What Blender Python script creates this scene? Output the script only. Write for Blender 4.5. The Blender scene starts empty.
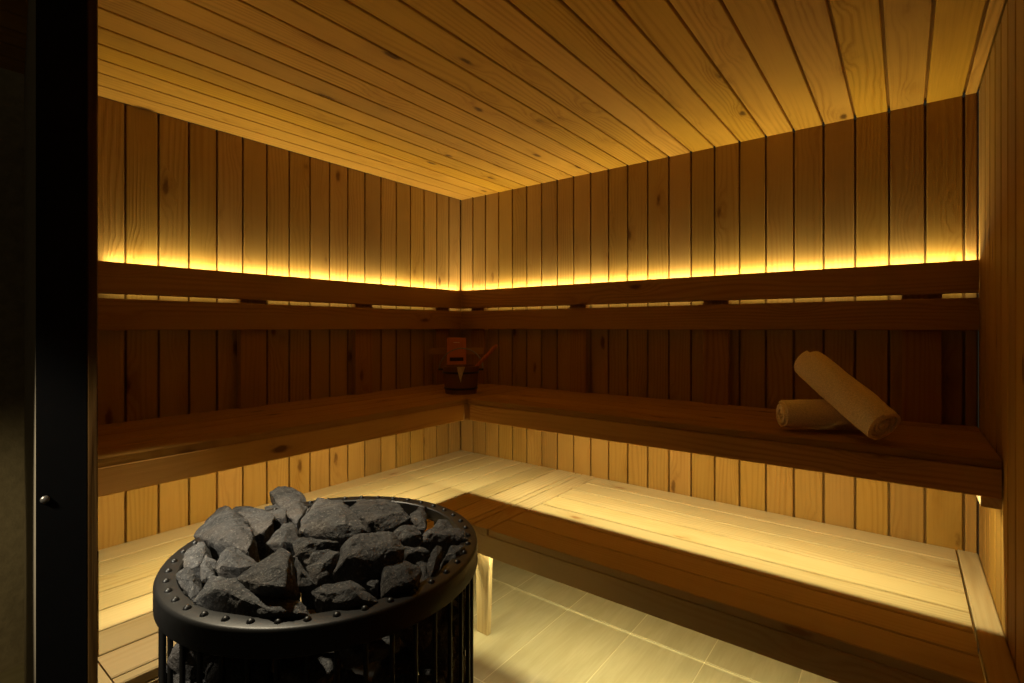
import bpy, bmesh, math, random
from mathutils import Vector, Matrix, noise
from mathutils.bvhtree import BVHTree

random.seed(7)
C = bpy.context.scene.collection
PI = math.pi

# ------------------------------------------------------------------ camera calibration
F, CX, CY = 510.0, 512.0, 327.7
YAW = math.radians(37.58)
CAM = Vector((2.402, -2.546, 1.31))
RV = Vector((math.cos(YAW), math.sin(YAW), 0))
DV = Vector((-math.sin(YAW), math.cos(YAW), 0))
W, HC, ZS, ZU = 2.619, 2.18, 0.475, 0.945      # room width, ceiling, lower seat, upper seat
YE = -2.30                                      # front end of the side walls

def ray(u, v):
    return RV * ((u - CX) / F) + DV + Vector((0, 0, -(v - CY) / F))

def at_depth(u, v, d):
    return CAM + ray(u, v) * d

def at_z(u, v, z):
    r = ray(u, v)
    return CAM + r * ((z - CAM.z) / r.z)

# ------------------------------------------------------------------ object helpers
def obj(name, bm, mat, parent=None, smooth=False, bevel=None):
    me = bpy.data.meshes.new(name)
    bmesh.ops.recalc_face_normals(bm, faces=bm.faces[:])
    if smooth:
        for f in bm.faces:
            f.smooth = True
    bm.to_mesh(me)
    bm.free()
    me.materials.append(mat)
    o = bpy.data.objects.new(name, me)
    C.objects.link(o)
    if parent is not None:
        o.parent = parent
    if bevel:
        m = o.modifiers.new('bevel', 'BEVEL')
        m.width = bevel
        m.segments = 2
        m.limit_method = 'ANGLE'
    if smooth:
        m = o.modifiers.new('edges', 'EDGE_SPLIT')
        m.split_angle = math.radians(40)
    return o

def tag(o, label, cat, group=None):
    o['label'] = label
    o['category'] = cat
    if group:
        o['group'] = group
    return o

def thing(name, label, cat, loc=(0, 0, 0), rz=0, group=None):
    o = bpy.data.objects.new(name, None)
    C.objects.link(o)
    o.location = loc
    o.rotation_euler = (0, 0, rz)
    o.empty_display_size = 0.05
    return tag(o, label, cat, group)

def struct(name, bm, mat, parent=None, **k):
    o = obj(name, bm, mat, parent, **k)
    if parent is None:
        o['kind'] = 'structure'
    return o

def prism(bm, pts, axis, a0, a1, e0=0.0, e1=0.0):
    """extrude a polygon of (b,c) pairs along axis; e0/e1 skew the ends by b*e"""
    def P(a, b, c):
        return {'x': (a, b, c), 'y': (b, a, c), 'z': (b, c, a)}[axis]
    lo = [bm.verts.new(P(a0 + e0 * b, b, c)) for b, c in pts]
    hi = [bm.verts.new(P(a1 + e1 * b, b, c)) for b, c in pts]
    n = len(pts)
    bm.faces.new(lo[::-1])
    bm.faces.new(hi)
    for i in range(n):
        j = (i + 1) % n
        bm.faces.new((lo[i], lo[j], hi[j], hi[i]))

def plank(bm, axis, a0, a1, b0, b1, c0, c1, ch=0.0025, e0=0.0, e1=0.0):
    p = [(b0 + ch, c0), (b1 - ch, c0), (b1, c0 + ch), (b1, c1 - ch),
         (b1 - ch, c1), (b0 + ch, c1), (b0, c1 - ch), (b0, c0 + ch)]
    prism(bm, p, axis, a0, a1, e0, e1)

def box(bm, x0, x1, y0, y1, z0, z1):
    prism(bm, [(y0, z0), (y1, z0), (y1, z1), (y0, z1)], 'x', x0, x1)

def tube(bm, pts, r, seg=10, cap=True):
    pts = [Vector(p) for p in pts]
    rs = r if isinstance(r, (list, tuple)) else [r] * len(pts)
    rings = []
    up = None
    for i, p in enumerate(pts):
        t = (pts[min(i + 1, len(pts) - 1)] - pts[max(i - 1, 0)]).normalized()
        if up is None:
            up = t.orthogonal().normalized()
        up = (up - t * up.dot(t)).normalized()
        s = t.cross(up)
        rings.append([bm.verts.new(p + (up * math.cos(a) + s * math.sin(a)) * rs[i])
                      for a in [2 * PI * k / seg for k in range(seg)]])
    for a, b in zip(rings, rings[1:]):
        for k in range(seg):
            j = (k + 1) % seg
            bm.faces.new((a[k], a[j], b[j], b[k]))
    if cap:
        bm.faces.new(rings[0][::-1])
        bm.faces.new(rings[-1])

def lathe(bm, prof, seg=96, closed=True):
    rings = []
    for r, z in prof:
        rings.append([bm.verts.new((r * math.cos(2 * PI * k / seg), r * math.sin(2 * PI * k / seg), z)) for k in range(seg)])
    m = len(prof)
    for i in range(m if closed else m - 1):
        a, b = rings[i], rings[(i + 1) % m]
        for k in range(seg):
            j = (k + 1) % seg
            bm.faces.new((a[k], a[j], b[j], b[k]))
    return rings

# ------------------------------------------------------------------ materials
class NT:
    def __init__(self, name):
        self.m = bpy.data.materials.new(name)
        self.m.use_nodes = True
        self.t = self.m.node_tree
        self.t.nodes.clear()
        self.out = self.t.nodes.new('ShaderNodeOutputMaterial')
        self.b = self.t.nodes.new('ShaderNodeBsdfPrincipled')
        self.t.links.new(self.b.outputs[0], self.out.inputs[0])
    def put(self, sock, v):
        if hasattr(v, 'is_output'):
            self.t.links.new(v, sock)
        else:
            sock.default_value = v
    def n(self, typ, ins=None, out=0, **props):
        nd = self.t.nodes.new(typ)
        for k, v in props.items():
            setattr(nd, k, v)
        for k, v in (ins or {}).items():
            self.put(nd.inputs[k], v)
        return nd.outputs[out]
    def math(self, op, a, b=0.0, c=0.0):
        return self.n('ShaderNodeMath', {0: a, 1: b, 2: c}, operation=op)
    def mix(self, f, a, b, typ='MIX'):
        nd = self.t.nodes.new('ShaderNodeMix')
        nd.data_type = 'RGBA'
        nd.blend_type = typ
        self.put(nd.inputs[0], f)
        self.put(nd.inputs[6], a)
        self.put(nd.inputs[7], b)
        return nd.outputs[2]
    def step(self, v, a, b):
        nd = self.t.nodes.new('ShaderNodeMapRange')
        nd.interpolation_type = 'SMOOTHSTEP'
        self.put(nd.inputs[0], v)
        nd.inputs[1].default_value = a
        nd.inputs[2].default_value = b
        return nd.outputs[0]
    def bump(self, h, dist, strength=1.0):
        self.t.links.new(self.n('ShaderNodeBump', {'Height': h, 'Distance': dist, 'Strength': strength}), self.b.inputs['Normal'])

def rgb(r, g, b):
    return (r, g, b, 1.0)

def wood(name, axis, light, dark, knot, var=0.22, ring=0.55, rough=0.7, knots=0.55, fine=0.16, spec=0.07, fig=0.7):
    m = NT(name)
    co = m.n('ShaderNodeTexCoord', out=3)
    rnd = m.n('ShaderNodeNewGeometry', out=8)
    r2 = m.n('ShaderNodeTexWhiteNoise', {'W': rnd}, out=0, noise_dimensions='1D')
    r3 = m.n('ShaderNodeTexWhiteNoise', {'W': m.math('ADD', rnd, 3.7)}, out=0, noise_dimensions='1D')
    sx = m.t.nodes.new('ShaderNodeSeparateXYZ')
    m.put(sx.inputs[0], co)
    X, Y, Z = sx.outputs
    a, b, c = {'x': (X, Y, Z), 'y': (Y, X, Z), 'z': (Z, X, Y)}[axis]
    a = m.math('ADD', a, m.math('MULTIPLY', rnd, 41.0))
    b2 = m.math('ADD', b, m.math('MULTIPLY', r2, 17.0))
    c2 = m.math('ADD', c, m.math('MULTIPLY', r3, 23.0))
    def vec(s1, s2):
        return m.n('ShaderNodeCombineXYZ', {0: m.math('MULTIPLY', a, s1), 1: m.math('MULTIPLY', b2, s2), 2: m.math('MULTIPLY', c2, s2)})
    def nz(s1, s2, det=2.0, rg=0.5):
        return m.n('ShaderNodeTexNoise', {'Vector': vec(s1, s2), 'Scale': 1.0, 'Detail': det, 'Roughness': rg}, out=0)
    # knots
    vn = m.t.nodes.new('ShaderNodeTexVoronoi')
    m.put(vn.inputs['Vector'], vec(3.2, 9.0))
    vn.inputs['Scale'].default_value = 1.0
    vd = m.math('ADD', vn.outputs['Distance'], m.math('MULTIPLY', m.math('SUBTRACT', nz(30, 60), 0.5), 0.12))
    vs = m.t.nodes.new('ShaderNodeSeparateColor')
    m.put(vs.inputs[0], vn.outputs['Color'])
    keep = m.math('GREATER_THAN', vs.outputs[0], 1.0 - knots)
    kmask = m.math('MULTIPLY', m.step(vd, 0.15, 0.05), keep)
    halo = m.math('MULTIPLY', m.step(vd, 0.5, 0.05), keep)
    # growth rings seen along the board
    acr = m.math('ADD', b2, c2)
    ph = m.math('MULTIPLY', acr, 320.0)
    ph = m.math('ADD', ph, m.math('MULTIPLY', nz(1.1, 7.0, 1.0), 34.0))
    ph = m.math('ADD', ph, m.math('MULTIPLY', halo, 13.0))
    rg = m.math('MULTIPLY_ADD', m.math('SINE', ph), 0.5, 0.5)
    rg = m.math('POWER', rg, 1.7)
    rg = m.math('MULTIPLY', rg, m.step(nz(0.8, 9.0, 1.0), 0.30, 0.66))
    streak = nz(5.0, 330.0, 2.0, 0.6)
    blotch = nz(2.2, 11.0, 3.0, 0.55)
    f = m.math('MULTIPLY', rg, ring)
    f = m.math('ADD', f, m.math('MULTIPLY', m.math('SUBTRACT', streak, 0.5), fine * 4))
    f = m.math('ADD', f, m.math('MULTIPLY', m.math('SUBTRACT', blotch, 0.45), 0.9))
    f = m.math('ADD', f, m.math('MULTIPLY', m.math('MULTIPLY', halo, m.math('SUBTRACT', nz(10.0, 24.0, 2.0), 0.5)), fig * 2.0))
    nd = m.t.nodes.new('ShaderNodeClamp')
    m.put(nd.inputs[0], f)
    col = m.mix(nd.outputs[0], rgb(*light), rgb(*dark))
    col = m.mix(m.math('MULTIPLY', halo, 0.35), col, rgb(*dark))
    col = m.mix(m.math('MULTIPLY', kmask, 0.85), col, rgb(*knot))
    tone = m.math('MULTIPLY_ADD', r2, 2 * var, 1.0 - var)
    hsv = m.n('ShaderNodeHueSaturation', {'Hue': m.math('MULTIPLY_ADD', r3, 0.005, 0.4975), 'Saturation': m.math('MULTIPLY_ADD', r3, 0.05, 0.985), 'Value': tone, 'Color': col})
    m.put(m.b.inputs['Base Color'], hsv)
    m.b.inputs['Roughness'].default_value = rough
    m.b.inputs['Specular IOR Level'].default_value = spec
    h = m.math('ADD', m.math('MULTIPLY', rg, 0.5), m.math('ADD', m.math('MULTIPLY', streak, 0.5), m.math('MULTIPLY', blotch, 1.6)))
    m.bump(h, 0.0016, 0.6)
    return m.m

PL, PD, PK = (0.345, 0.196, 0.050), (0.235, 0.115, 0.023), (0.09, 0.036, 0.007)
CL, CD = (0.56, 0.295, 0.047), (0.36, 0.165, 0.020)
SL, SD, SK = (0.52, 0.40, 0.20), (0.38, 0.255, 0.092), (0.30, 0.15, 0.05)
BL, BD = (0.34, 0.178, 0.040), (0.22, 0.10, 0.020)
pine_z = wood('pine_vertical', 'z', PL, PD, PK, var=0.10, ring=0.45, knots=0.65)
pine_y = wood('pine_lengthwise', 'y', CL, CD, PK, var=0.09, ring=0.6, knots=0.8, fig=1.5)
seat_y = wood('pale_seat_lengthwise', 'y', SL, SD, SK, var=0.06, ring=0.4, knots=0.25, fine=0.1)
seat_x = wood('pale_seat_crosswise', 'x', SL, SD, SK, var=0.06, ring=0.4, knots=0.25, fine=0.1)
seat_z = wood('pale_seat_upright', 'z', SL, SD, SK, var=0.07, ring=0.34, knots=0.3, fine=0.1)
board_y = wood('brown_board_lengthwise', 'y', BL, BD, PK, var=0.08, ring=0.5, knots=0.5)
board_x = wood('brown_board_crosswise', 'x', BL, BD, PK, var=0.08, ring=0.5, knots=0.5)
lit_fascia_y = wood('bounce_lit_front_lengthwise', 'y', (0.52, 0.285, 0.065), (0.33, 0.155, 0.03), PK, var=0.05, ring=0.6, knots=0.5)  # both fascias: board wood lightened to stand in for bounce light off the seats
lit_fascia_x = wood('bounce_lit_front_crosswise', 'x', (0.52, 0.285, 0.065), (0.33, 0.155, 0.03), PK, var=0.05, ring=0.6, knots=0.5)
board_z = wood('brown_board_upright', 'z', BL, BD, PK, var=0.08, ring=0.5, knots=0.3)
red_wood = wood('reddish_wood', 'z', (0.52, 0.18, 0.06), (0.38, 0.11, 0.04), PK, var=0.05, knots=0.1)

def plain(name, col, rough=0.5, metal=0.0, spec=0.5, nscale=None, namp=0.0, bump=0.0):
    m = NT(name)
    m.b.inputs['Roughness'].default_value = rough
    m.b.inputs['Metallic'].default_value = metal
    m.b.inputs['Specular IOR Level'].default_value = spec
    co = m.n('ShaderNodeTexCoord', out=3)
    if nscale:
        n1 = m.n('ShaderNodeTexNoise', {'Vector': co, 'Scale': nscale, 'Detail': 5.0, 'Roughness': 0.6}, out=0)
        c0 = tuple(x * (1 - namp) for x in col)
        c1 = tuple(min(1, x * (1 + namp)) for x in col)
        m.put(m.b.inputs['Base Color'], m.mix(m.step(n1, 0.3, 0.7), rgb(*c0), rgb(*c1)))
        if bump:
            m.bump(n1, bump)
    else:
        m.b.inputs['Base Color'].default_value = rgb(*col)
    return m.m

black_steel = plain('black_painted_steel', (0.009, 0.0085, 0.008), 0.42, 0.0, 0.5, 60, 0.15, 0.0002)
black_frame = plain('black_frame_paint', (0.003, 0.003, 0.003), 0.6, 0.0, 0.15, 40, 0.1)
bar_steel = plain('black_round_bar', (0.014, 0.013, 0.012), 0.35, 0.3, 0.5, 60, 0.1)
grey_trim = plain('grey_brown_trim', (0.30, 0.25, 0.17), 0.6, 0, 0.3, 25, 0.1)
screw_steel = plain('dull_steel', (0.22, 0.20, 0.17), 0.4, 0.8, 0.5, 80, 0.1)
plaster = plain('rough_plaster', (0.42, 0.35, 0.22), 0.9, 0, 0.2, 26, 0.12, 0.006)
towel_m = plain('beige_terry', (0.84, 0.68, 0.44), 0.95, 0, 0.1, 230, 0.14, 0.0025)
cloth_m = plain('pale_cloth', (0.62, 0.50, 0.30), 0.9, 0, 0.1, 150, 0.1, 0.001)
slot_m = plain('dark_slot', (0.03, 0.015, 0.01), 0.6, 0, 0.3, 40, 0.1)
white_m = plain('pale_mark', (0.7, 0.55, 0.4), 0.6, 0, 0.3, 40, 0.1)

def tile_floor():
    m = NT('wood_look_tiles')
    co = m.n('ShaderNodeTexCoord', out=3)
    sx = m.t.nodes.new('ShaderNodeSeparateXYZ')
    m.put(sx.inputs[0], co)
    X, Y, Z = sx.outputs
    tx = m.math('DIVIDE', m.math('SUBTRACT', X, 0.852 - 3.1), 0.31)
    ty = m.math('DIVIDE', m.math('SUBTRACT', Y, -0.497 - 6.2), 0.62)
    def edge(t, w):
        fr = m.math('FRACT', t)
        d = m.math('MINIMUM', fr, m.math('SUBTRACT', 1.0, fr))
        return m.step(d, w, w * 0.5)
    grout = m.math('MAXIMUM', edge(tx, 0.008), edge(ty, 0.0055))
    cell = m.n('ShaderNodeCombineXYZ', {0: m.math('FLOOR', tx), 1: m.math('FLOOR', ty), 2: 0.0})
    wn = m.t.nodes.new('ShaderNodeTexWhiteNoise')
    m.put(wn.inputs['Vector'], cell)
    off = m.math('MULTIPLY', wn.outputs[0], 30.0)
    v = m.n('ShaderNodeCombineXYZ', {0: m.math('ADD', m.math('MULTIPLY', X, 16.0), off), 1: m.math('ADD', m.math('MULTIPLY', Y, 2.4), off), 2: off})
    n1 = m.n('ShaderNodeTexNoise', {'Vector': v, 'Scale': 1.0, 'Detail': 5.0, 'Roughness': 0.6, 'Distortion': 0.6}, out=0)
    v2 = m.n('ShaderNodeCombineXYZ', {0: m.math('MULTIPLY', X, 120.0), 1: m.math('MULTIPLY', Y, 7.0), 2: off})
    n2 = m.n('ShaderNodeTexNoise', {'Vector': v2, 'Scale': 1.0, 'Detail': 2.0}, out=0)
    col = m.mix(m.step(n1, 0.25, 0.75), rgb(0.40, 0.345, 0.19), rgb(0.48, 0.425, 0.25))
    col = m.mix(m.math('MULTIPLY', m.step(n2, 0.35, 0.7), 0.25), col, rgb(0.36, 0.28, 0.15))
    col = m.mix(grout, col, rgb(0.66, 0.60, 0.36))
    m.put(m.b.inputs['Base Color'], col)
    m.b.inputs['Roughness'].default_value = 0.45
    m.bump(m.math('ADD', m.math('MULTIPLY', grout, -1.0), m.math('MULTIPLY', n1, 0.3)), 0.0012)
    return m.m
tiles = tile_floor()

def stone_mat():
    m = NT('split_grey_rock')
    co = m.n('ShaderNodeTexCoord', out=3)
    rnd = m.n('ShaderNodeObjectInfo', out=5)
    n1 = m.n('ShaderNodeTexNoise', {'Vector': co, 'Scale': 34.0, 'Detail': 7.0, 'Roughness': 0.68}, out=0)
    n2 = m.n('ShaderNodeTexNoise', {'Vector': co, 'Scale': 210.0, 'Detail': 3.0, 'Roughness': 0.7}, out=0)
    n3 = m.n('ShaderNodeTexNoise', {'Vector': co, 'Scale': 9.0, 'Detail': 2.0}, out=0)
    col = m.mix(m.step(n1, 0.3, 0.72), rgb(0.034, 0.034, 0.036), rgb(0.092, 0.091, 0.092))
    col = m.mix(m.math('MULTIPLY', m.step(n3, 0.5, 0.72), 0.45), col, rgb(0.105, 0.082, 0.064))
    col = m.mix(m.math('MULTIPLY', m.step(n2, 0.54, 0.70), 0.75), col, rgb(0.24, 0.228, 0.212))
    col = m.mix(m.math('MULTIPLY', m.step(n2, 0.45, 0.28), 0.5), col, rgb(0.018, 0.018, 0.019))
    hsv = m.n('ShaderNodeHueSaturation', {'Value': m.math('MULTIPLY_ADD', rnd, 0.5, 0.72), 'Color': col})
    m.put(m.b.inputs['Base Color'], hsv)
    m.b.inputs['Roughness'].default_value = 0.75
    m.b.inputs['Specular IOR Level'].default_value = 0.35
    m.bump(m.math('ADD', n1, m.math('MULTIPLY', n2, 0.35)), 0.012, 1.0)
    return m.m
rock = stone_mat()

# ------------------------------------------------------------------ the room
G = 0.0042      # half of the groove between boards
def board_run(cuts):
    return list(zip(cuts, cuts[1:]))

# left wall: vertical boards, groove every 111 mm
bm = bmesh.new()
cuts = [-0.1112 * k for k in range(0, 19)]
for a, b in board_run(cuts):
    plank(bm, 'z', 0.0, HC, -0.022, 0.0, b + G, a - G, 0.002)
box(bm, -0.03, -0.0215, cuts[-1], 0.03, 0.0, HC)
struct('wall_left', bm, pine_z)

# back wall
bm = bmesh.new()
xc = [0.1112 * k for k in range(10)] + [1.112 + 0.1128 * k for k in range(14)] + [W]
for a, b in board_run(xc):
    plank(bm, 'z', 0.0, HC, a + G, b - G, 0.0, 0.022, 0.002)
box(bm, -0.0, W, 0.0215, 0.03, 0.0, HC)
struct('wall_back', bm, pine_z)

# right wall
bm = bmesh.new()
cuts = [-0.0, -0.075] + [-0.196 - 0.1195 * k for k in range(19)]
for a, b in board_run(cuts):
    plank(bm, 'z', 0.0, HC, W, W + 0.022, b + 0.0042, a - 0.0042, 0.006)
box(bm, W + 0.0215, W + 0.03, cuts[-1], 0.03, 0.0, HC)
struct('wall_right', bm, pine_z)

# ceiling boards line up with the back wall boards
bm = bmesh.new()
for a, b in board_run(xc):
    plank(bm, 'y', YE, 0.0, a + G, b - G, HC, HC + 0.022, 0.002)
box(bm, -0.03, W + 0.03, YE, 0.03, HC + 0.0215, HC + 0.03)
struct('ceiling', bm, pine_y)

bm = bmesh.new()
box(bm, -0.33, W + 0.05, -3.2, 0.03, -0.05, 0.0)
struct('floor', bm, tiles)

# plastered wall of the passage outside
bm = bmesh.new()
box(bm, -0.42, -0.32, -3.2, -1.6, 0.0, 2.6)
struct('wall_passage', bm, plaster)

# stub of wall between the left wall and the opening, with its end frame
def yin(x): return -1.988 - 0.2375 * x
bm = bmesh.new()
prism(bm, [(-0.03, yin(-0.03)), (1.165, yin(1.165)), (1.165, -2.341), (-0.03, -2.174)], 'z', 0.0, HC + 0.05)
struct('wall_front', bm, grey_trim)
bm = bmesh.new()
plank(bm, 'z', 0.0, HC, 1.165, 1.2, -2.277, -2.2605, 0.002)
struct('trim_1', bm, wood('dark_jamb_wood', 'z', (0.11, 0.058, 0.014), (0.08, 0.036, 0.008), PK, var=0.03, knots=0.1))
bm = bmesh.new()
prism(bm, [(1.165, -2.2775), (1.2, -2.2775), (1.2, -2.3475), (1.165, -2.3415)], 'z', 0.0, HC + 0.05)
fr = struct('trim_2', bm, black_frame)
p0 = CAM + ray(45, 499.5) * ((1.2 - CAM.x) / ray(45, 499.5).x)
bm = bmesh.new()
rg = lathe(bm, [(0.0001, 0.004), (0.004, 0.0035), (0.006, 0.002), (0.0068, 0.0), (0.0068, -0.002), (0.0001, -0.002)], 24, False)
bmesh.ops.transform(bm, matrix=Matrix.Translation(p0) @ Matrix.Rotation(PI / 2, 4, 'Y'), verts=bm.verts[:])
obj('screw_head', bm, screw_steel, fr, smooth=True)

# ------------------------------------------------------------------ lower benches
XL, YR = 0.945, -0.935          # front edges of the left and right lower bench
T = 0.028
lb = thing('lower_bench', 'pale wooden lower bench along the left wall, boards running lengthwise, behind the heater', 'bench', (0.47, -1.05, 0))
def loc(bm, t):
    bmesh.ops.transform(bm, matrix=Matrix.Translation(-Vector(t.location)), verts=bm.verts[:])
    return bm
g = 0.0036
bm = bmesh.new()
lc = [0.0] + [0.1293 * k for k in range(1, 8)] + [XL]
for a, b in board_run(lc):
    ys = max(yin(b) + 0.012, -2.165)
    # boards near the stub wall are trimmed to its slant
    if yin(b) + 0.012 > -2.165:
        prism(bm, [(a + g, ZS - T), (b - g, ZS - T), (b - g, ZS - 0.002), (b - g - 0.002, ZS), (a + g + 0.002, ZS), (a + g, ZS - 0.002)],
              'y', -1.974, -0.001, -0.2375, 0.0)
    else:
        plank(bm, 'y', -2.165, -0.001, a + g, b - g, ZS - T, ZS, 0.003)
obj('seat', loc(bm, lb), seat_y, lb)
bm = bmesh.new()
prism(bm, [(0.80, -2.1685), (XL - g, -2.1685), (XL - g, yin(XL) + 0.006), (0.80, yin(0.80) + 0.006)], 'z', ZS - T, ZS)
obj('end_board', loc(bm, lb), seat_x, lb)
bm = bmesh.new()
plank(bm, 'y', yin(XL) + 0.004, YR - 0.0005, XL - 0.028, XL - 0.002, 0.36, ZS - T - 0.0005, 0.003)
obj('front_board', loc(bm, lb), seat_y, lb)
for y in (-1.9, -1.35):
    bm = bmesh.new()
    plank(bm, 'z', 0.0, ZS - T - 0.0005, 0.86, XL - 0.03, y, y + 0.07, 0.003)
    obj('leg', loc(bm, lb), seat_z, lb)

rb = thing('lower_bench', 'pale wooden lower bench along the back wall, half lit, below the rolled towels', 'bench', (1.78, -0.47, 0))
bm = bmesh.new()
rc = [0.0] + [-0.1355 * k for k in range(1, 4)] + [-0.542, -0.671, -0.798, YR]
x0, x1 = 1.035, 2.556
for a, b in board_run(rc):
    plank(bm, 'x', x0 + g, x1 - g, b + g, a - g, ZS - T, ZS, 0.003)
obj('seat', loc(bm, rb), seat_x, rb)
bm = bmesh.new()
plank(bm, 'y', YR, -0.001, XL + 0.0025, x0 - g, ZS - T, ZS, 0.003)
obj('end_board', loc(bm, rb), seat_y, rb)
bm = bmesh.new()
plank(bm, 'y', YR, -0.001, x1 + g, W - 0.001, ZS - T, ZS, 0.003)
obj('end_board', loc(bm, rb), seat_y, rb)
bm = bmesh.new()
plank(bm, 'x', XL - 0.03, W - 0.001, YR + 0.001, YR + 0.024, 0.36, ZS - T - 0.0005, 0.003)
obj('front_board', loc(bm, rb), seat_x, rb)
# tapered leg at the free corner
for xx in (0.928, 2.52):
    bm = bmesh.new()
    top = [(xx, YR + 0.042), (xx + 0.085, YR + 0.042), (xx + 0.085, YR + 0.066), (xx, YR + 0.066)]
    bot = [(xx + 0.01, YR + 0.042), (xx + 0.07, YR + 0.042), (xx + 0.07, YR + 0.066), (xx + 0.01, YR + 0.066)]
    tv = [bm.verts.new((x, y, ZS - T - 0.001)) for x, y in top]
    bv = [bm.verts.new((x, y, 0.0)) for x, y in bot]
    bm.faces.new(tv); bm.faces.new(bv[::-1])
    for i in range(4):
        j = (i + 1) % 4
        bm.faces.new((bv[i], bv[j], tv[j], tv[i]))
    obj('leg', loc(bm, rb), seat_z, rb, bevel=0.003)

# ------------------------------------------------------------------ upper benches
XU, YU = 0.615, -0.605
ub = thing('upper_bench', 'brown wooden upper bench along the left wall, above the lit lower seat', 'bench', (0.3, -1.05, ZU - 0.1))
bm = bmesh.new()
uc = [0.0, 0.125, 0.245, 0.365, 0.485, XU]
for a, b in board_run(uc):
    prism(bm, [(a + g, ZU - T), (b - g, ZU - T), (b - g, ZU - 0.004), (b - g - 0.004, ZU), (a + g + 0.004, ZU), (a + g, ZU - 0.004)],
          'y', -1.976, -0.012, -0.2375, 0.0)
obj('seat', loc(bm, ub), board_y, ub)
bm = bmesh.new()
plank(bm, 'y', yin(XU) + 0.006, YU - 0.022, XU - 0.026, XU - 0.001, 0.835, ZU - T - 0.0005, 0.003)
obj('front_board', loc(bm, ub), lit_fascia_y, ub)
bm = bmesh.new()
plank(bm, 'y', yin(0.04) + 0.01, -0.02, 0.001, 0.04, ZU - T - 0.042, ZU - T - 0.0005, 0.003)
obj('wall_batten', loc(bm, ub), board_y, ub)

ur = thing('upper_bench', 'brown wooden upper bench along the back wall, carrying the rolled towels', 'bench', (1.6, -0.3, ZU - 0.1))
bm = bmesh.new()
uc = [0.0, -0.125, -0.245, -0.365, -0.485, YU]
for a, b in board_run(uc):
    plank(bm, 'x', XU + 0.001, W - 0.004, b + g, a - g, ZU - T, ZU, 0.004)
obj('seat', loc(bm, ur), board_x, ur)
bm = bmesh.new()
plank(bm, 'x', XU + 0.022, W - 0.004, YU + 0.001, YU + 0.026, 0.835, ZU - T - 0.0005, 0.003)
obj('front_board', loc(bm, ur), lit_fascia_x, ur)
bm = bmesh.new()
plank(bm, 'x', XU + 0.03, W - 0.05, -0.04, -0.001, ZU - T - 0.042, ZU - T - 0.0005, 0.003)
obj('wall_batten', loc(bm, ur), board_x, ur)
bm = bmesh.new()
plank(bm, 'y', YU + 0.028, -0.045, W - 0.045, W - 0.001, 0.80, ZU - T - 0.0005, 0.003)
obj('end_batten', loc(bm, ur), seat_y, ur)
bm = bmesh.new()
plank(bm, 'z', 0.835, ZU - T - 0.0005, XU - 0.06, XU + 0.021, YU + 0.006, YU + 0.07, 0.002)
obj('corner_block', loc(bm, ur), board_z, ur)

# ------------------------------------------------------------------ backrests
FB, TB = 0.06, 0.024            # front face and thickness of the boards
zb = [(1.437, 1.556), (1.300, 1.419)]
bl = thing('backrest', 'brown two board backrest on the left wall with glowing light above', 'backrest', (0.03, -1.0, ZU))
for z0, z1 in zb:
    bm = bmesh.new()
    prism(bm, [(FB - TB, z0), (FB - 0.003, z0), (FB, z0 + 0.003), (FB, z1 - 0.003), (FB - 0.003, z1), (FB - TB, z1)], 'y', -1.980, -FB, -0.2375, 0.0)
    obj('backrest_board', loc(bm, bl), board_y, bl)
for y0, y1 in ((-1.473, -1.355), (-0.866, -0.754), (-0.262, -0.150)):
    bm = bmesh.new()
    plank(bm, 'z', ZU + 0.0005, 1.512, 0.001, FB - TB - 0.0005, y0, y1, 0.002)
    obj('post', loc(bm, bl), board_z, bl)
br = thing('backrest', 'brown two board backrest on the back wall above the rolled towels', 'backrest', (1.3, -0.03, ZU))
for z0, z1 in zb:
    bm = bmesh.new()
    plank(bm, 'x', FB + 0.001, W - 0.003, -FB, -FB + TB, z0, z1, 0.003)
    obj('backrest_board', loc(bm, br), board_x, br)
for xa, xb in ((0.130, 0.242), (0.885, 0.990), (1.632, 1.748), (2.394, 2.514)):
    bm = bmesh.new()
    plank(bm, 'z', ZU + 0.0005, 1.512, xa, xb, -FB + TB + 0.0005, -0.001, 0.002)
    obj('post', loc(bm, br), board_z, br)

# ------------------------------------------------------------------ wooden box hung across the corner
d45 = Vector((1, -1, 0)).normalized()
cb = at_depth(456.5, 351, 3.17)
wb = thing('corner_box', 'small reddish brown wooden box with a dark slot, hung in the corner above the pail', 'box', cb, -PI / 4 - PI / 2 + PI / 2)
# local frame: +x along the wall-to-wall diagonal, -y towards the room
def rbox(bm, x0, x1, y0, y1, z0, z1, ch=0.003):
    plank(bm, 'z', z0, z1, x0, x1, y0, y1, ch)
wb.rotation_euler = (0, 0, PI / 4)
bm = bmesh.new(); rbox(bm, -0.059, 0.059, -0.03, 0.0, -0.083, 0.083, 0.004); obj('case', bm, red_wood, wb)
bm = bmesh.new(); rbox(bm, -0.042, 0.042, -0.0325, -0.0285, -0.060, -0.038, 0.001); obj('slot', bm, slot_m, wb)
bm = bmesh.new(); rbox(bm, -0.019, 0.019, -0.0318, -0.0285, 0.052, 0.0555, 0.0008); obj('index_line', bm, white_m, wb)
bm = bmesh.new(); rbox(bm, -0.17, 0.17, 0.0, 0.012, -0.02, 0.02, 0.002); obj('hanging_rail', bm, board_x, wb)

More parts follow.
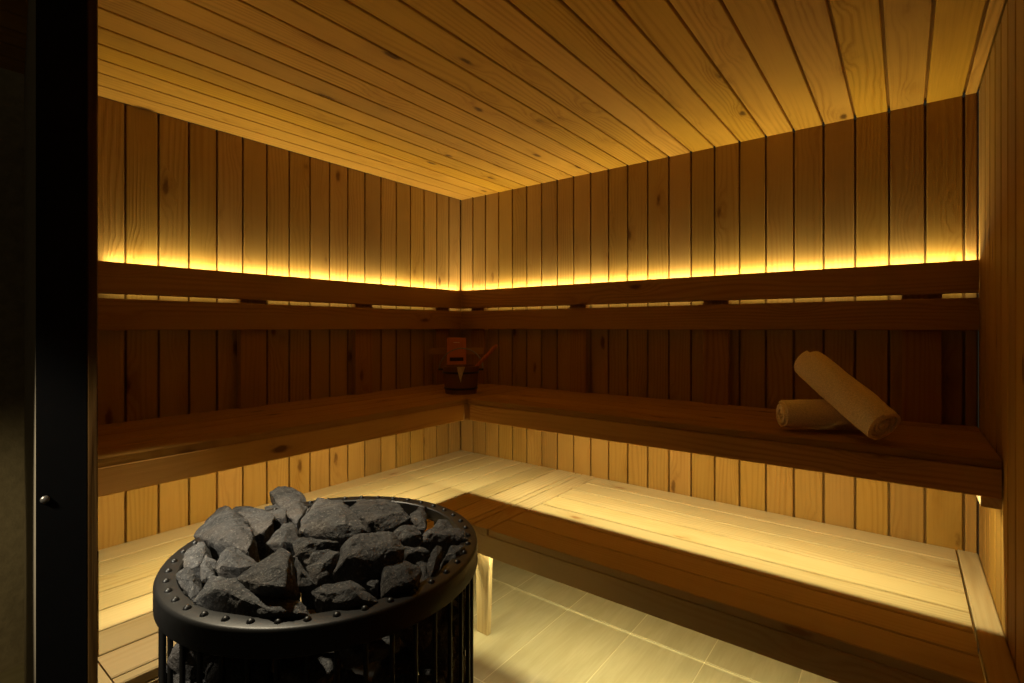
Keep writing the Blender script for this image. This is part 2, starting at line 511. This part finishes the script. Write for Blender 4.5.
# ------------------------------------------------------------------ pail, ladle, cloth
pc = at_depth(461, 394.5, 2.86)
pc.z = ZU
pail = thing('water_pail', 'dark wooden water pail with a hoop handle in the bench corner', 'pail', pc)
H, RB, RT = 0.152, 0.088, 0.101
bm = bmesh.new()
prof = [(0.0005, 0.0), (RB, 0.0), (RB + (RT - RB) * 0.5, H * 0.5), (RT, H), (RT - 0.011, H), (RB - 0.011, 0.014), (0.0005, 0.014)]
lathe(bm, prof, 40, False)
obj('pail_body', bm, wood('dark_stave', 'z', (0.20, 0.10, 0.04), (0.11, 0.05, 0.02), PK, var=0.05), pail, smooth=True)
for z in (0.03, 0.118):
    r = RB + (RT - RB) * z / H
    bm = bmesh.new()
    lathe(bm, [(r + 0.0005, z - 0.006), (r + 0.003, z - 0.006), (r + 0.004, z + 0.006), (r + 0.001, z + 0.006)], 40)
    obj('hoop', bm, bar_steel, pail, smooth=True)
bm = bmesh.new()
hx = RV.copy()                       # the handle stands across the view, leaning back
pts = []
for k in range(25):
    a = PI * k / 24
    q = hx * (math.cos(a) * (RT + 0.022)) + DV * (0.05 * math.sin(a)) + Vector((0, 0, H - 0.02 + 0.115 * math.sin(a)))
    pts.append(q)
tube(bm, pts, 0.0035, 8)
obj('handle', bm, screw_steel, pail, smooth=True)
for s in (-1, 1):
    bm = bmesh.new()
    tube(bm, [hx * (s * (RT - 0.008)) + Vector((0, 0, H - 0.02)), hx * (s * (RT + 0.026)) + Vector((0, 0, H - 0.02))], 0.006, 10)
    obj('handle_pin', bm, bar_steel, pail, smooth=True)

lad = thing('ladle', 'slim wooden ladle leaning in the pail, its handle pointing up right', 'ladle', pc + Vector((0, 0, 0.03)))
e0 = at_depth(474, 368.5, 2.84) - lad.location
e1 = at_depth(497, 345, 2.80) - lad.location
dr = (e1 - e0).normalized()
bm = bmesh.new()
lo = e0 - dr * 0.085
tube(bm, [lo, e0, e0 + (e1 - e0) * 0.5, e1 - dr * 0.01, e1], [0.006, 0.007, 0.010, 0.0105, 0.006], 12)
obj('handle', bm, red_wood, lad, smooth=True)
bm = bmesh.new()
n = 8
rings = []
for i in range(n + 1):
    a = PI / 2 * i / n
    rings.append((0.034 * math.sin(a) + 0.0003, -0.03 * math.cos(a)))
rings2 = [(max(r - 0.003, 0.0002), z + 0.003) for r, z in rings[::-1]]
lathe(bm, rings + rings2, 24, False)
bc = Vector((lo.x, lo.y, 0.028)) + Vector((-dr.x, -dr.y, 0)) * 0.015
bmesh.ops.transform(bm, matrix=Matrix.Translation(bc), verts=bm.verts[:])
obj('bowl', bm, screw_steel, lad, smooth=True)

# small folded cloth hanging over the front rim of the pail
bm = bmesh.new()
fd = (-DV).normalized()
def cl(s, t, off):
    """s across, t down the outside (negative inside)"""
    ang = s / RT
    nrm = fd * math.cos(ang) + RV * math.sin(ang)
    if t >= 0:
        r = RB + (RT - RB) * (H - t) / H + 0.0055 + off
        return pc + nrm * r + Vector((0, 0, H - t + 0.002))
    r = RT - 0.0165 - off
    return pc + nrm * r + Vector((0, 0, H + t + 0.002))
rows = [(-0.05, -0.012, 0.030), (-0.002, -0.012, 0.030), (0.002, -0.010, 0.030), (0.03, -0.006, 0.022), (0.06, 0.001, 0.013), (0.085, 0.0085, 0.0105)]
fr_, bk_ = [], []
for t, a, b in rows:
    fr_.append([bm.verts.new(cl(a + (b - a) * k / 6, t, 0.0022 + 0.0016 * math.sin(k * 2.1))) for k in range(7)])
    bk_.append([bm.verts.new(cl(a + (b - a) * k / 6, t, 0.0002)) for k in range(7)])
for i in range(len(rows) - 1):
    for k in range(6):
        bm.faces.new((fr_[i][k], fr_[i][k + 1], fr_[i + 1][k + 1], fr_[i + 1][k]))
        bm.faces.new((bk_[i][k + 1], bk_[i][k], bk_[i + 1][k], bk_[i + 1][k + 1]))
    for k in (0, 6):
        q = (fr_[i][k], fr_[i + 1][k], bk_[i + 1][k], bk_[i][k])
        bm.faces.new(q if k == 0 else q[::-1])
for r_ in (0, -1):
    for k in range(6):
        bm.faces.new((fr_[r_][k], fr_[r_][k + 1], bk_[r_][k + 1], bk_[r_][k]))
tag(obj('cloth', bm, cloth_m, smooth=True), 'small pale cloth tip hanging over the front rim of the pail', 'cloth')

# ------------------------------------------------------------------ rolled towels
def towel(name, label, p0, p1, R, turns=4, seed=0, phase=0.0):
    """a towel rolled on the axis p0 -> p1: one spiral sheet with real thickness"""
    p0, p1 = Vector(p0), Vector(p1)
    L = (p1 - p0).length
    ax = (p1 - p0).normalized()
    up = (Vector((0, 0, 1)) - ax * ax.z).normalized()
    sd = ax.cross(up)
    bm = bmesh.new()
    NA, NL = 40 * turns, 16
    th = R / (turns + 0.35)
    def P(i, j, side):
        a = 2 * PI * turns * i / NA + phase
        r = R * 0.10 + (R * 0.90) * i / NA
        outer = i / NA
        t = j / NL
        r += (0 if side else -th * 0.72)
        r = max(r, 0.0015)
        u = L * (t - 0.5)
        # uneven selvedges and soft dents
        edge = (abs(t - 0.5) * 2) ** 6
        u *= 1.0 + 0.025 * math.sin(a * 0.37 + seed) * edge + 0.02 * (1 - outer) * edge
        q = Vector((math.cos(a) * 3 + seed, math.sin(a) * 3, u * 22))
        if side:
            r += 0.0035 * noise.noise(q * 0.55) + 0.0018 * noise.noise(q * 1.7)
        r *= 1.0 - 0.07 * edge * (0.4 + 0.6 * outer)
        y = math.cos(a) * r
        z = math.sin(a) * r * 0.97
        return ax * u + sd * y + up * z
    base = (p0 + p1) / 2
    G_ = {}
    for s in (0, 1):
        for i in range(NA + 1):
            for j in range(NL + 1):
                G_[s, i, j] = bm.verts.new(P(i, j, s))
    for i in range(NA):
        for j in range(NL):
            bm.faces.new((G_[1, i, j], G_[1, i + 1, j], G_[1, i + 1, j + 1], G_[1, i, j + 1]))
            bm.faces.new((G_[0, i, j + 1], G_[0, i + 1, j + 1], G_[0, i + 1, j], G_[0, i, j]))
        bm.faces.new((G_[0, i, 0], G_[0, i + 1, 0], G_[1, i + 1, 0], G_[1, i, 0]))
        bm.faces.new((G_[1, i, NL], G_[1, i + 1, NL], G_[0, i + 1, NL], G_[0, i, NL]))
    for j in range(NL):
        for i in (0, NA):
            q = (G_[0, i, j], G_[1, i, j], G_[1, i, j + 1], G_[0, i, j + 1])
            bm.faces.new(q if i == 0 else q[::-1])
    o = obj(name, bm, towel_m, smooth=True)
    o.location = base
    return tag(o, label, 'towel', 'rolled towels on the upper bench')

RTW = 0.056
ta0 = at_z(786, 430, ZU); ta0.z = ZU + RTW * 0.97 + 0.001
a_start = Vector((2.054, -0.525, ZU + RTW))
towel('rolled_towel', 'beige rolled towel lying flat on the upper bench, under the leaning roll', a_start, a_start + Vector((0.27, 0.165, 0)), RTW, 4, 1.3, 2.2)
towel('rolled_towel', 'beige rolled towel leaning diagonally across the other roll', (2.126, -0.40, ZU + 0.238), (2.352, -0.582, ZU + 0.062), 0.067, 4, 5.1, 1.0)

# ------------------------------------------------------------------ sauna heater
HX, HY, RO, ZR = 1.475, -1.946, 0.298, 0.870
ht = thing('sauna_heater', 'round black steel sauna heater with upright bars, heaped with grey rocks', 'heater', (HX, HY, 0))
bm = bmesh.new()
lathe(bm, [(RO - 0.036, ZR - 0.002), (RO - 0.034, ZR), (RO - 0.006, ZR), (RO - 0.002, ZR - 0.002), (RO, ZR - 0.006),
           (RO, 0.828), (RO - 0.003, 0.825), (RO - 0.006, 0.828), (RO - 0.006, ZR - 0.007), (RO - 0.033, ZR - 0.007), (RO - 0.033, 0.842), (RO - 0.036, 0.842)], 128)
rim = obj('rim', bm, black_steel, ht, smooth=True)
NB = 42
bm = bmesh.new()
lathe(bm, [(0.0002, 0.0052), (0.0025, 0.0048), (0.005, 0.003), (0.0064, 0.0), (0.0064, -0.002)], 14, False)
riv0 = obj('rivet', bm, black_steel, rim, smooth=True)
bm = bmesh.new()
tube(bm, [(0, 0, 0.055), (0, 0, 0.85)], 0.0042, 10)
bar0 = obj('bar', bm, bar_steel, ht, smooth=True)
for k in range(NB):
    a = 2 * PI * (k + 0.35) / NB
    r_, b_ = (riv0, bar0) if k == 0 else (riv0.copy(), bar0.copy())
    if k:
        C.objects.link(r_); C.objects.link(b_)
        r_.parent = rim; b_.parent = ht
    r_.location = (math.cos(a) * (RO - 0.019), math.sin(a) * (RO - 0.019), ZR)
    b_.location = (math.cos(a) * (RO - 0.012), math.sin(a) * (RO - 0.012), 0)
bm = bmesh.new()
lathe(bm, [(0.0005, 0.06), (0.175, 0.06), (0.175, 0.66), (0.0005, 0.66)], 48, False)
obj('inner_drum', bm, black_steel, ht, smooth=True)
bm = bmesh.new()
lathe(bm, [(0.0005, 0.04), (RO, 0.04), (RO, 0.06), (0.0005, 0.06)], 96, False)
obj('base_plate', bm, black_steel, ht, smooth=True)
for k in range(4):
    a = PI / 4 + k * PI / 2
    bm = bmesh.new()
    tube(bm, [(0.24 * math.cos(a), 0.24 * math.sin(a), 0), (0.24 * math.cos(a), 0.24 * math.sin(a), 0.041)], 0.022, 16)
    obj('foot', bm, black_steel, ht, smooth=True)

# ------------------------------------------------------------------ rocks
CTR = Vector((HX, HY, 0))
def dome_depth(u, v):
    r = ray(u, v)
    d = 0.7
    for _ in range(30):
        z = ZR - 0.005
        d = (z - CAM.z) / r.z
        for _ in range(25):
            p = CAM + r * d
            rho = min(((p.x - HX) ** 2 + (p.y - HY) ** 2) / (RO * RO), 1.3)
            z = ZR - 0.012 + 0.055 * (1 - rho)
            d = d * 0.5 + 0.5 * (z - CAM.z) / r.z
    return d

def rock_mesh(pts, seed, rough=0.0045, cen=None):
    bm = bmesh.new()
    for p in pts:
        bm.verts.new(p)
    res = bmesh.ops.convex_hull(bm, input=bm.verts[:])
    junk = list({e for e in res['geom_interior'] + res['geom_unused'] if isinstance(e, bmesh.types.BMVert)})
    bmesh.ops.delete(bm, geom=junk, context='VERTS')
    bmesh.ops.dissolve_limit(bm, angle_limit=math.radians(9), verts=bm.verts[:], edges=bm.edges[:])
    bmesh.ops.bevel(bm, geom=bm.edges[:], offset=0.002, segments=1, affect='EDGES', clamp_overlap=True)
    bmesh.ops.triangulate(bm, faces=bm.faces[:])
    for _ in range(5):
        long = [e for e in bm.edges if e.calc_length() > 0.006]
        if not long:
            break
        bmesh.ops.subdivide_edges(bm, edges=long, cuts=1, use_grid_fill=False)
        bmesh.ops.triangulate(bm, faces=[f for f in bm.faces if len(f.verts) > 3])
    bm.normal_update()
    off = Vector((seed * 1.7, seed * 0.9, seed * 2.3))
    mv = {}
    for v in bm.verts:
        q = v.co + off
        n_ = noise.noise(q * 24) * 1.0 + noise.noise(q * 60) * 0.6 + noise.noise(q * 130) * 0.35
        st = abs(noise.noise(q * 17 + Vector((5, 1, 2))))
        vd = noise.voronoi(q * 22)[0]
        mv[v] = v.normal * (n_ * rough * 0.6 + (0.12 - st) * rough * 1.3 + (0.35 - vd[0]) * 0.005 + (0.06 - min(vd[1] - vd[0], 0.12)) * -0.008)
    for v, d in mv.items():
        v.co += d
    return bm

Z1 = lambda x, y: (170 + x / 6.827, 480 + y / 6.827)
Z2 = lambda x, y: (300 + x / 5.689, 480 + y / 5.689)
Z3 = lambda x, y: (170 + x / 6.827, 550 + y / 6.827)
ZA = lambda x, y: (140 + x / 2.844, 470 + y / 2.844)

# (zoom frame, outline, ridge points (x, y, height toward the viewer), thickness, lift, label)
ROCKS = [
 (Z1, [(675,80),(735,35),(835,40),(885,65),(925,118),(960,160),(905,235),(870,285),(790,240),(720,140)], [(720,128,.012),(800,84,.022),(850,110,.02)], .07, .055,
  'dark rock perched highest at the back of the heap on the heater'),
 (Z1, [(150,382),(270,270),(300,210),(340,180),(385,165),(412,195),(430,235),(530,262),(545,310),(567,360),(560,430),(525,492),(450,470),(300,442),(215,405)], [(330,230,.02),(400,260,.03),(480,330,.03),(340,390,.026)], .07, .055,
  'big craggy rock at the back left of the heap, overhanging the heater rim'),
 (Z1, [(410,195),(450,168),(570,178),(640,200),(712,238),(700,290),(640,350),(570,380),(530,265),(425,228)], [(560,235,.022),(660,232,.02),(540,300,.01)], .06, .05,
  'flat topped rock wedged right behind the big craggy back left rock'),
 (Z1, [(640,180),(745,150),(800,200),(790,245),(720,262),(660,240)], [(740,205,.012)], .05, .045,
  'small dark rock below the highest perched rock'),
 (Z1, [(650,432),(700,370),(760,300),(840,288),(868,345),(905,420),(820,470),(760,500),(690,475)], [(790,350,.02),(760,420,.02)], .06, .004,
  'pale grey pointed rock in the middle left of the heap'),
 (Z1, [(70,552),(110,495),(185,402),(240,432),(232,520),(190,585),(120,605),(78,592)], [(150,500,.014),(200,470,.012)], .06, 0,
  'narrow grey rock standing inside the left rim, under the big craggy rock'),
 (Z1, [(182,570),(205,530),(248,488),(312,552),(290,640),(210,700)], [(235,560,.014)], .06, 0,
  'small grey shard between the left rim rocks and the wedge shaped rock'),
 (Z1, [(290,612),(330,540),(388,448),(440,450),(515,490),(600,550),(640,578),(500,620),(440,655),(400,640),(310,642)], [(340,588,.016),(470,600,.02),(420,520,.022)], .06, .006,
  'wedge shaped rock with a flat sloping top, left of the heap centre'),
 (Z3, [(30,172),(65,128),(105,108),(182,140),(200,200),(212,262),(150,355),(100,292),(48,222)], [(110,190,.016),(160,200,.014)], .06, 0,
  'smooth dark rock against the left rim, beside the broad bottom slab'),
 (Z3, [(440,190),(560,128),(655,95),(690,35),(755,-25),(830,15),(862,200),(855,290),(775,362),(680,352),(600,308),(520,300)], [(700,120,.03),(800,100,.034),(640,240,.03),(780,260,.034)], .045, .026,
  'large speckled brownish rock tilted over the broad front slab'),
 (Z3, [(830,15),(880,30),(925,100),(1005,232),(945,252),(870,262),(850,150)], [(880,120,.014)], .06, .006,
  'reddish dark narrow rock leaning on the right side of the large speckled rock'),
 (Z3, [(128,362),(200,265),(282,165),(445,182),(560,250),(760,300),(885,338),(995,462),(800,497),(560,497),(380,455),(295,392)], [(330,260,.02),(560,330,.018),(700,420,.022),(880,430,.018)], .06, .004,
  'broad flat speckled slab at the front left, touching the heater rim'),
 (Z2, [(0,240),(65,140),(95,106),(240,106),(285,165),(350,222),(382,285),(320,312),(200,332),(90,322),(0,300)], [(110,180,.022),(220,160,.024),(260,240,.026)], .07, .012,
  'broad grey rock at the back centre of the heap'),
 (Z2, [(282,160),(330,108),(520,113),(590,150),(632,215),(560,262),(460,302),(375,300),(385,245)], [(388,236,.026),(470,205,.026),(590,172,.02),(420,150,.014)], .07, .012,
  'flat topped brown rock with a shadowed front face at the back right'),
 (Z2, [(628,190),(660,155),(722,138),(718,230),(720,278),(680,280),(640,225)], [(685,190,.014)], .06, 0,
  'small upright dark rock against the back right rim'),
 (Z2, [(745,270),(790,218),(850,222),(880,275),(820,300)], [(810,245,.01)], .05, -.004,
  'small dark rock against the right rim, beside the narrow bright gap'),
 (Z2, [(690,312),(722,276),(870,270),(962,300),(952,350),(830,372),(700,352)], [(740,300,.016),(830,305,.02),(900,310,.014)], .06, .004,
  'long dark rock lying at the far right of the heap'),
 (Z2, [(530,290),(562,258),(650,254),(702,292),(700,342),(620,358),(560,336)], [(600,285,.016),(650,310,.018)], .05, .004,
  'small brownish block right of the heap centre'),
 (Z2, [(575,372),(690,378),(748,410),(700,438),(620,422)], [(670,395,.01)], .04, 0,
  'thin flat rock slipped below the small brownish block'),
 (Z2, [(738,442),(778,362),(812,380),(804,470),(772,562),(728,594),(712,530)], [(775,440,.018),(755,520,.016)], .06, .008,
  'narrow upright rock near the right rim, like a grey finger'),
 (Z2, [(828,432),(858,370),(942,373),(925,430),(905,472),(888,494),(858,462)], [(885,410,.014)], .06, 0,
  'small grey rock against the right rim, below the long dark rock'),
 (Z2, [(178,542),(210,470),(235,380),(300,305),(400,298),(520,288),(612,380),(602,452),(540,520),(450,555),(390,582),(300,542)], [(300,350,.03),(260,440,.03),(420,370,.034),(540,390,.03),(440,470,.02)], .085, .018,
  'largest blocky rock in the very centre of the heap'),
 (Z2, [(35,492),(100,440),(170,378),(235,395),(225,470),(190,550),(92,600),(62,560)], [(130,470,.016),(180,440,.018)], .06, .002,
  'bluish grey slanted rock left of the largest centre rock'),
 (Z2, [(448,560),(455,470),(600,448),(682,480),(698,522),(685,635),(650,652),(560,672),(455,684)], [(500,520,.022),(600,500,.024),(640,580,.022),(520,620,.02)], .07, .01,
  'square brown rock at the front right, below the largest centre rock'),
 (Z2, [(368,585),(400,560),(452,558),(454,675),(405,655)], [(420,600,.01)], .05, -.004,
  'small grey rock squeezed between the square brown rock and the front rock'),
 (ZA, [(480,345),(522,322),(600,308),(642,335),(682,380),(662,402),(560,412),(512,402)], [(530,350,.016),(600,335,.02),(640,370,.016),(520,378,.012)], .06, .002,
  'broken front rock with a ragged edge over the rim, front centre'),
 (ZA, [(425,200),(460,190),(545,190),(570,205),(500,240),(440,250)], [(480,205,.016),(530,200,.012)], .05, .004,
  'flat grey rock just below the broad back centre rock'),
 (Z2, [(655,460),(690,448),(735,455),(738,580),(708,600),(696,540)], [(712,510,.01)], .05, -.006,
  'grey shard between the square brown rock and the upright finger rock'),
 (Z2, [(770,575),(800,470),(830,440),(870,470),(880,520),(820,600)], [(820,520,.008)], .05, -.014,
  'dark rock low inside the right rim, beside the upright finger rock'),
 (Z1, [(880,520),(960,440),(1040,420),(1100,480),(1030,560),(930,600)], [(980,490,.012)], .05, -.012,
  'dark sunken rock behind the reddish narrow rock'),
]
GROUP = 'rocks heaped on the heater'
rocks = []
for i, (zf, outl, ridge, thick, lift, label) in enumerate(ROCKS):
    px = [zf(*p) for p in outl]
    cu = sum(p[0] for p in px) / len(px)
    cv = sum(p[1] for p in px) / len(px)
    d0 = dome_depth(cu, cv)
    k = 0.6
    pts = []
    cen = at_depth(cu, cv, d0 - lift)
    rim_pts = []
    for u, v in px:
        d = d0 + k * (dome_depth(u, v) - d0) - lift
        rim_pts.append(at_depth(u, v, d))
    pts += rim_pts
    for x, y, h in ridge:
        u, v = zf(x, y)
        d = d0 + k * (dome_depth(u, v) - d0) - lift - h * 1.15
        pts.append(at_depth(u, v, d))
    inward = (CTR - Vector((cen.x, cen.y, 0)))
    inward = inward * min(1.0, 0.03 / max(inward.length, 1e-4))
    for p in rim_pts:
        q = cen + (p - cen) * 0.8 + Vector((0, 0, -thick)) + inward
        pts.append(q)
    rel = [p - cen for p in pts]
    bm = rock_mesh(rel, i * 3.1 + 1.0)
    o = obj('heater_rock', bm, rock)
    o.location = cen
    rocks.append(tag(o, label, 'rock', GROUP))

def loose_rock(c, s, seed, label):
    rr = random.Random(seed)
    pts = []
    M = Matrix.Rotation(rr.uniform(0, 6.28), 3, 'Z') @ Matrix.Rotation(rr.uniform(-.5, .5), 3, 'X')
    for _ in range(15):
        v = Vector((rr.gauss(0, 1), rr.gauss(0, 1), rr.gauss(0, 1))).normalized()
        m = max(abs(v.x), abs(v.y), abs(v.z))
        v = v * (0.45 / m + 0.55) * rr.uniform(.85, 1.0)
        pts.append(M @ Vector((v.x * s[0], v.y * s[1], v.z * s[2])))
    bm = rock_mesh(pts, seed * 1.3)
    o = obj('heater_rock', bm, rock)
    o.location = c
    return tag(o, label, 'rock', 'rocks behind the heater bars')

# rocks packed behind the bars, the side of the cage that faces the room entrance and the left bench
seed = 100
view = math.atan2(CAM.y - HY, CAM.x - HX)
for li, z in enumerate((0.785, 0.715, 0.640, 0.565)):
    nst = 15
    for k in range(nst):
        a = 2 * PI * (k + 0.5 * (li % 2)) / nst + 0.1
        da = (a - view + PI) % (2 * PI) - PI
        if abs(da) > 2.15:
            continue
        seed += 1
        rr = random.Random(seed)
        r = 0.236
        loose_rock(CTR + Vector((math.cos(a) * r, math.sin(a) * r, z + rr.uniform(-.008, .008))),
                   (rr.uniform(.052, .060), rr.uniform(.052, .060), rr.uniform(.040, .048)), seed, 'grey rock packed behind the upright bars of the heater')

# ------------------------------------------------------------------ lights
def area(name, loc_, size, sy, energy, col, direction, spread=PI, along=None):
    l = bpy.data.lights.new(name, 'AREA')
    l.shape = 'RECTANGLE'
    l.size, l.size_y = size, sy
    l.energy = energy
    l.color = col
    l.spread = spread
    o = bpy.data.objects.new(name, l)
    C.objects.link(o)
    z = -Vector(direction).normalized()
    x = Vector(along).normalized()
    y = z.cross(x)
    o.matrix_world = Matrix.Translation(loc_) @ Matrix((x, y, z)).transposed().to_4x4()
    return o
LED = (1.0, 0.89, 0.50)
UPW, MID, LOW = 3.6, 5.4, 4.4         # watts per metre of strip
L1 = 1.92
GAP = 0.6  # added weak emitters for the top strip's spill into the backrest gap
area('strip_back_left', (0.018, -0.03 - L1 / 2, 1.555), L1, 0.006, UPW * L1, LED, (-0.1, 0, 1), along=(0, 1, 0))
area('gap_spill_left', (0.034, -0.03 - L1 / 2, 1.47), L1, 0.006, GAP * L1, LED, (-1, 0, 0), along=(0, 1, 0))
L2 = W - 0.045
area('strip_back_right', (0.035 + L2 / 2, -0.018, 1.555), L2, 0.006, UPW * L2, LED, (0, 0.1, 1), along=(1, 0, 0))
area('gap_spill_right', (0.035 + L2 / 2, -0.034, 1.47), L2, 0.006, GAP * L2, LED, (0, 1, 0), along=(1, 0, 0))
L3 = 1.42
area('strip_under_upper_left', (XU - 0.032, -0.68 - L3 / 2, 0.88), L3, 0.004, MID * L3, LED, (-0.35, 0, -1), along=(0, 1, 0))
L4 = W - XU - 0.12
area('strip_under_upper_right', (XU + 0.08 + L4 / 2, YU + 0.032, 0.88), L4, 0.004, MID * L4, LED, (0, 0.35, -1), along=(1, 0, 0))
L5 = 1.2
area('strip_under_lower_left', (XL - 0.036, -0.95 - L5 / 2, 0.39), L5, 0.008, LOW * L5, LED, (-0.35, 0, -1), along=(0, 1, 0))
L6 = W - XL - 0.06
area('strip_under_lower_right', (XL + 0.03 + L6 / 2, YR + 0.031, 0.39), L6, 0.008, LOW * L6, LED, (0, 0.35, -1), along=(1, 0, 0))

pl = bpy.data.lights.new('passage_fill', 'SPOT')  # added fill spot without a fixture, brightens the passage plaster and stub wall
pl.energy = 6.5
pl.color = (1.0, 0.80, 0.42)
pl.spot_size = math.radians(70)
pl.spot_blend = 1.0
pl.shadow_soft_size = 0.06
po = bpy.data.objects.new('passage_fill', pl)
C.objects.link(po)
po.location = (0.55, -2.75, 0.9)
po.rotation_euler = (Vector((-0.32, -2.2, 0.35)) - po.location).to_track_quat('-Z', 'Y').to_euler()

# recessed downlight over the entrance
sp = bpy.data.lights.new('entrance_downlight', 'SPOT')
sp.energy = 125
sp.color = (1.0, 0.86, 0.60)
sp.spot_size = math.radians(52)
sp.spot_blend = 0.45
sp.shadow_soft_size = 0.05
so = bpy.data.objects.new('entrance_downlight', sp)
C.objects.link(so)
so.location = (0.95, -2.19, 2.15)
dirv = (Vector((1.16, -2.06, 0.80)) - so.location).normalized()
so.rotation_euler = dirv.to_track_quat('-Z', 'Y').to_euler()

# recessed downlight in the passage just outside the opening
s2 = bpy.data.lights.new('passage_downlight', 'SPOT')
s2.energy = 175
s2.color = (1.0, 0.90, 0.70)
s2.spot_size = math.radians(23)
s2.spot_blend = 0.7
s2.shadow_soft_size = 0.04
s2o = bpy.data.objects.new('passage_downlight', s2)
C.objects.link(s2o)
s2o.location = (1.40, -3.25, 2.0)
s2o.rotation_euler = (Vector((1.24, -2.12, 0.74)) - s2o.location).to_track_quat('-Z', 'Y').to_euler()

w = bpy.data.worlds.new('dim_surroundings')
bpy.context.scene.world = w
w.use_nodes = True
bg = w.node_tree.nodes['Background']
bg.inputs[0].default_value = (1.0, 0.80, 0.45, 1)
bg.inputs[1].default_value = 0.016

# ------------------------------------------------------------------ camera and view
cam = bpy.data.cameras.new('camera')
cam.sensor_fit = 'HORIZONTAL'
cam.sensor_width = 36.0
cam.lens = 36.0 * F / 1024.0
cam.shift_y = (CY - 341.5) / 1024.0
cam.clip_start = 0.02
co_ = bpy.data.objects.new('camera', cam)
C.objects.link(co_)
co_.location = CAM
co_.rotation_euler = (PI / 2, 0, YAW)
sc = bpy.context.scene
sc.camera = co_
sc.view_settings.view_transform = 'Standard'
sc.view_settings.look = 'None'
sc.view_settings.exposure = 0.0
sc.view_settings.gamma = 1.0
sc.view_settings.use_curve_mapping = False
sc.cycles.max_bounces = 14
sc.cycles.diffuse_bounces = 10
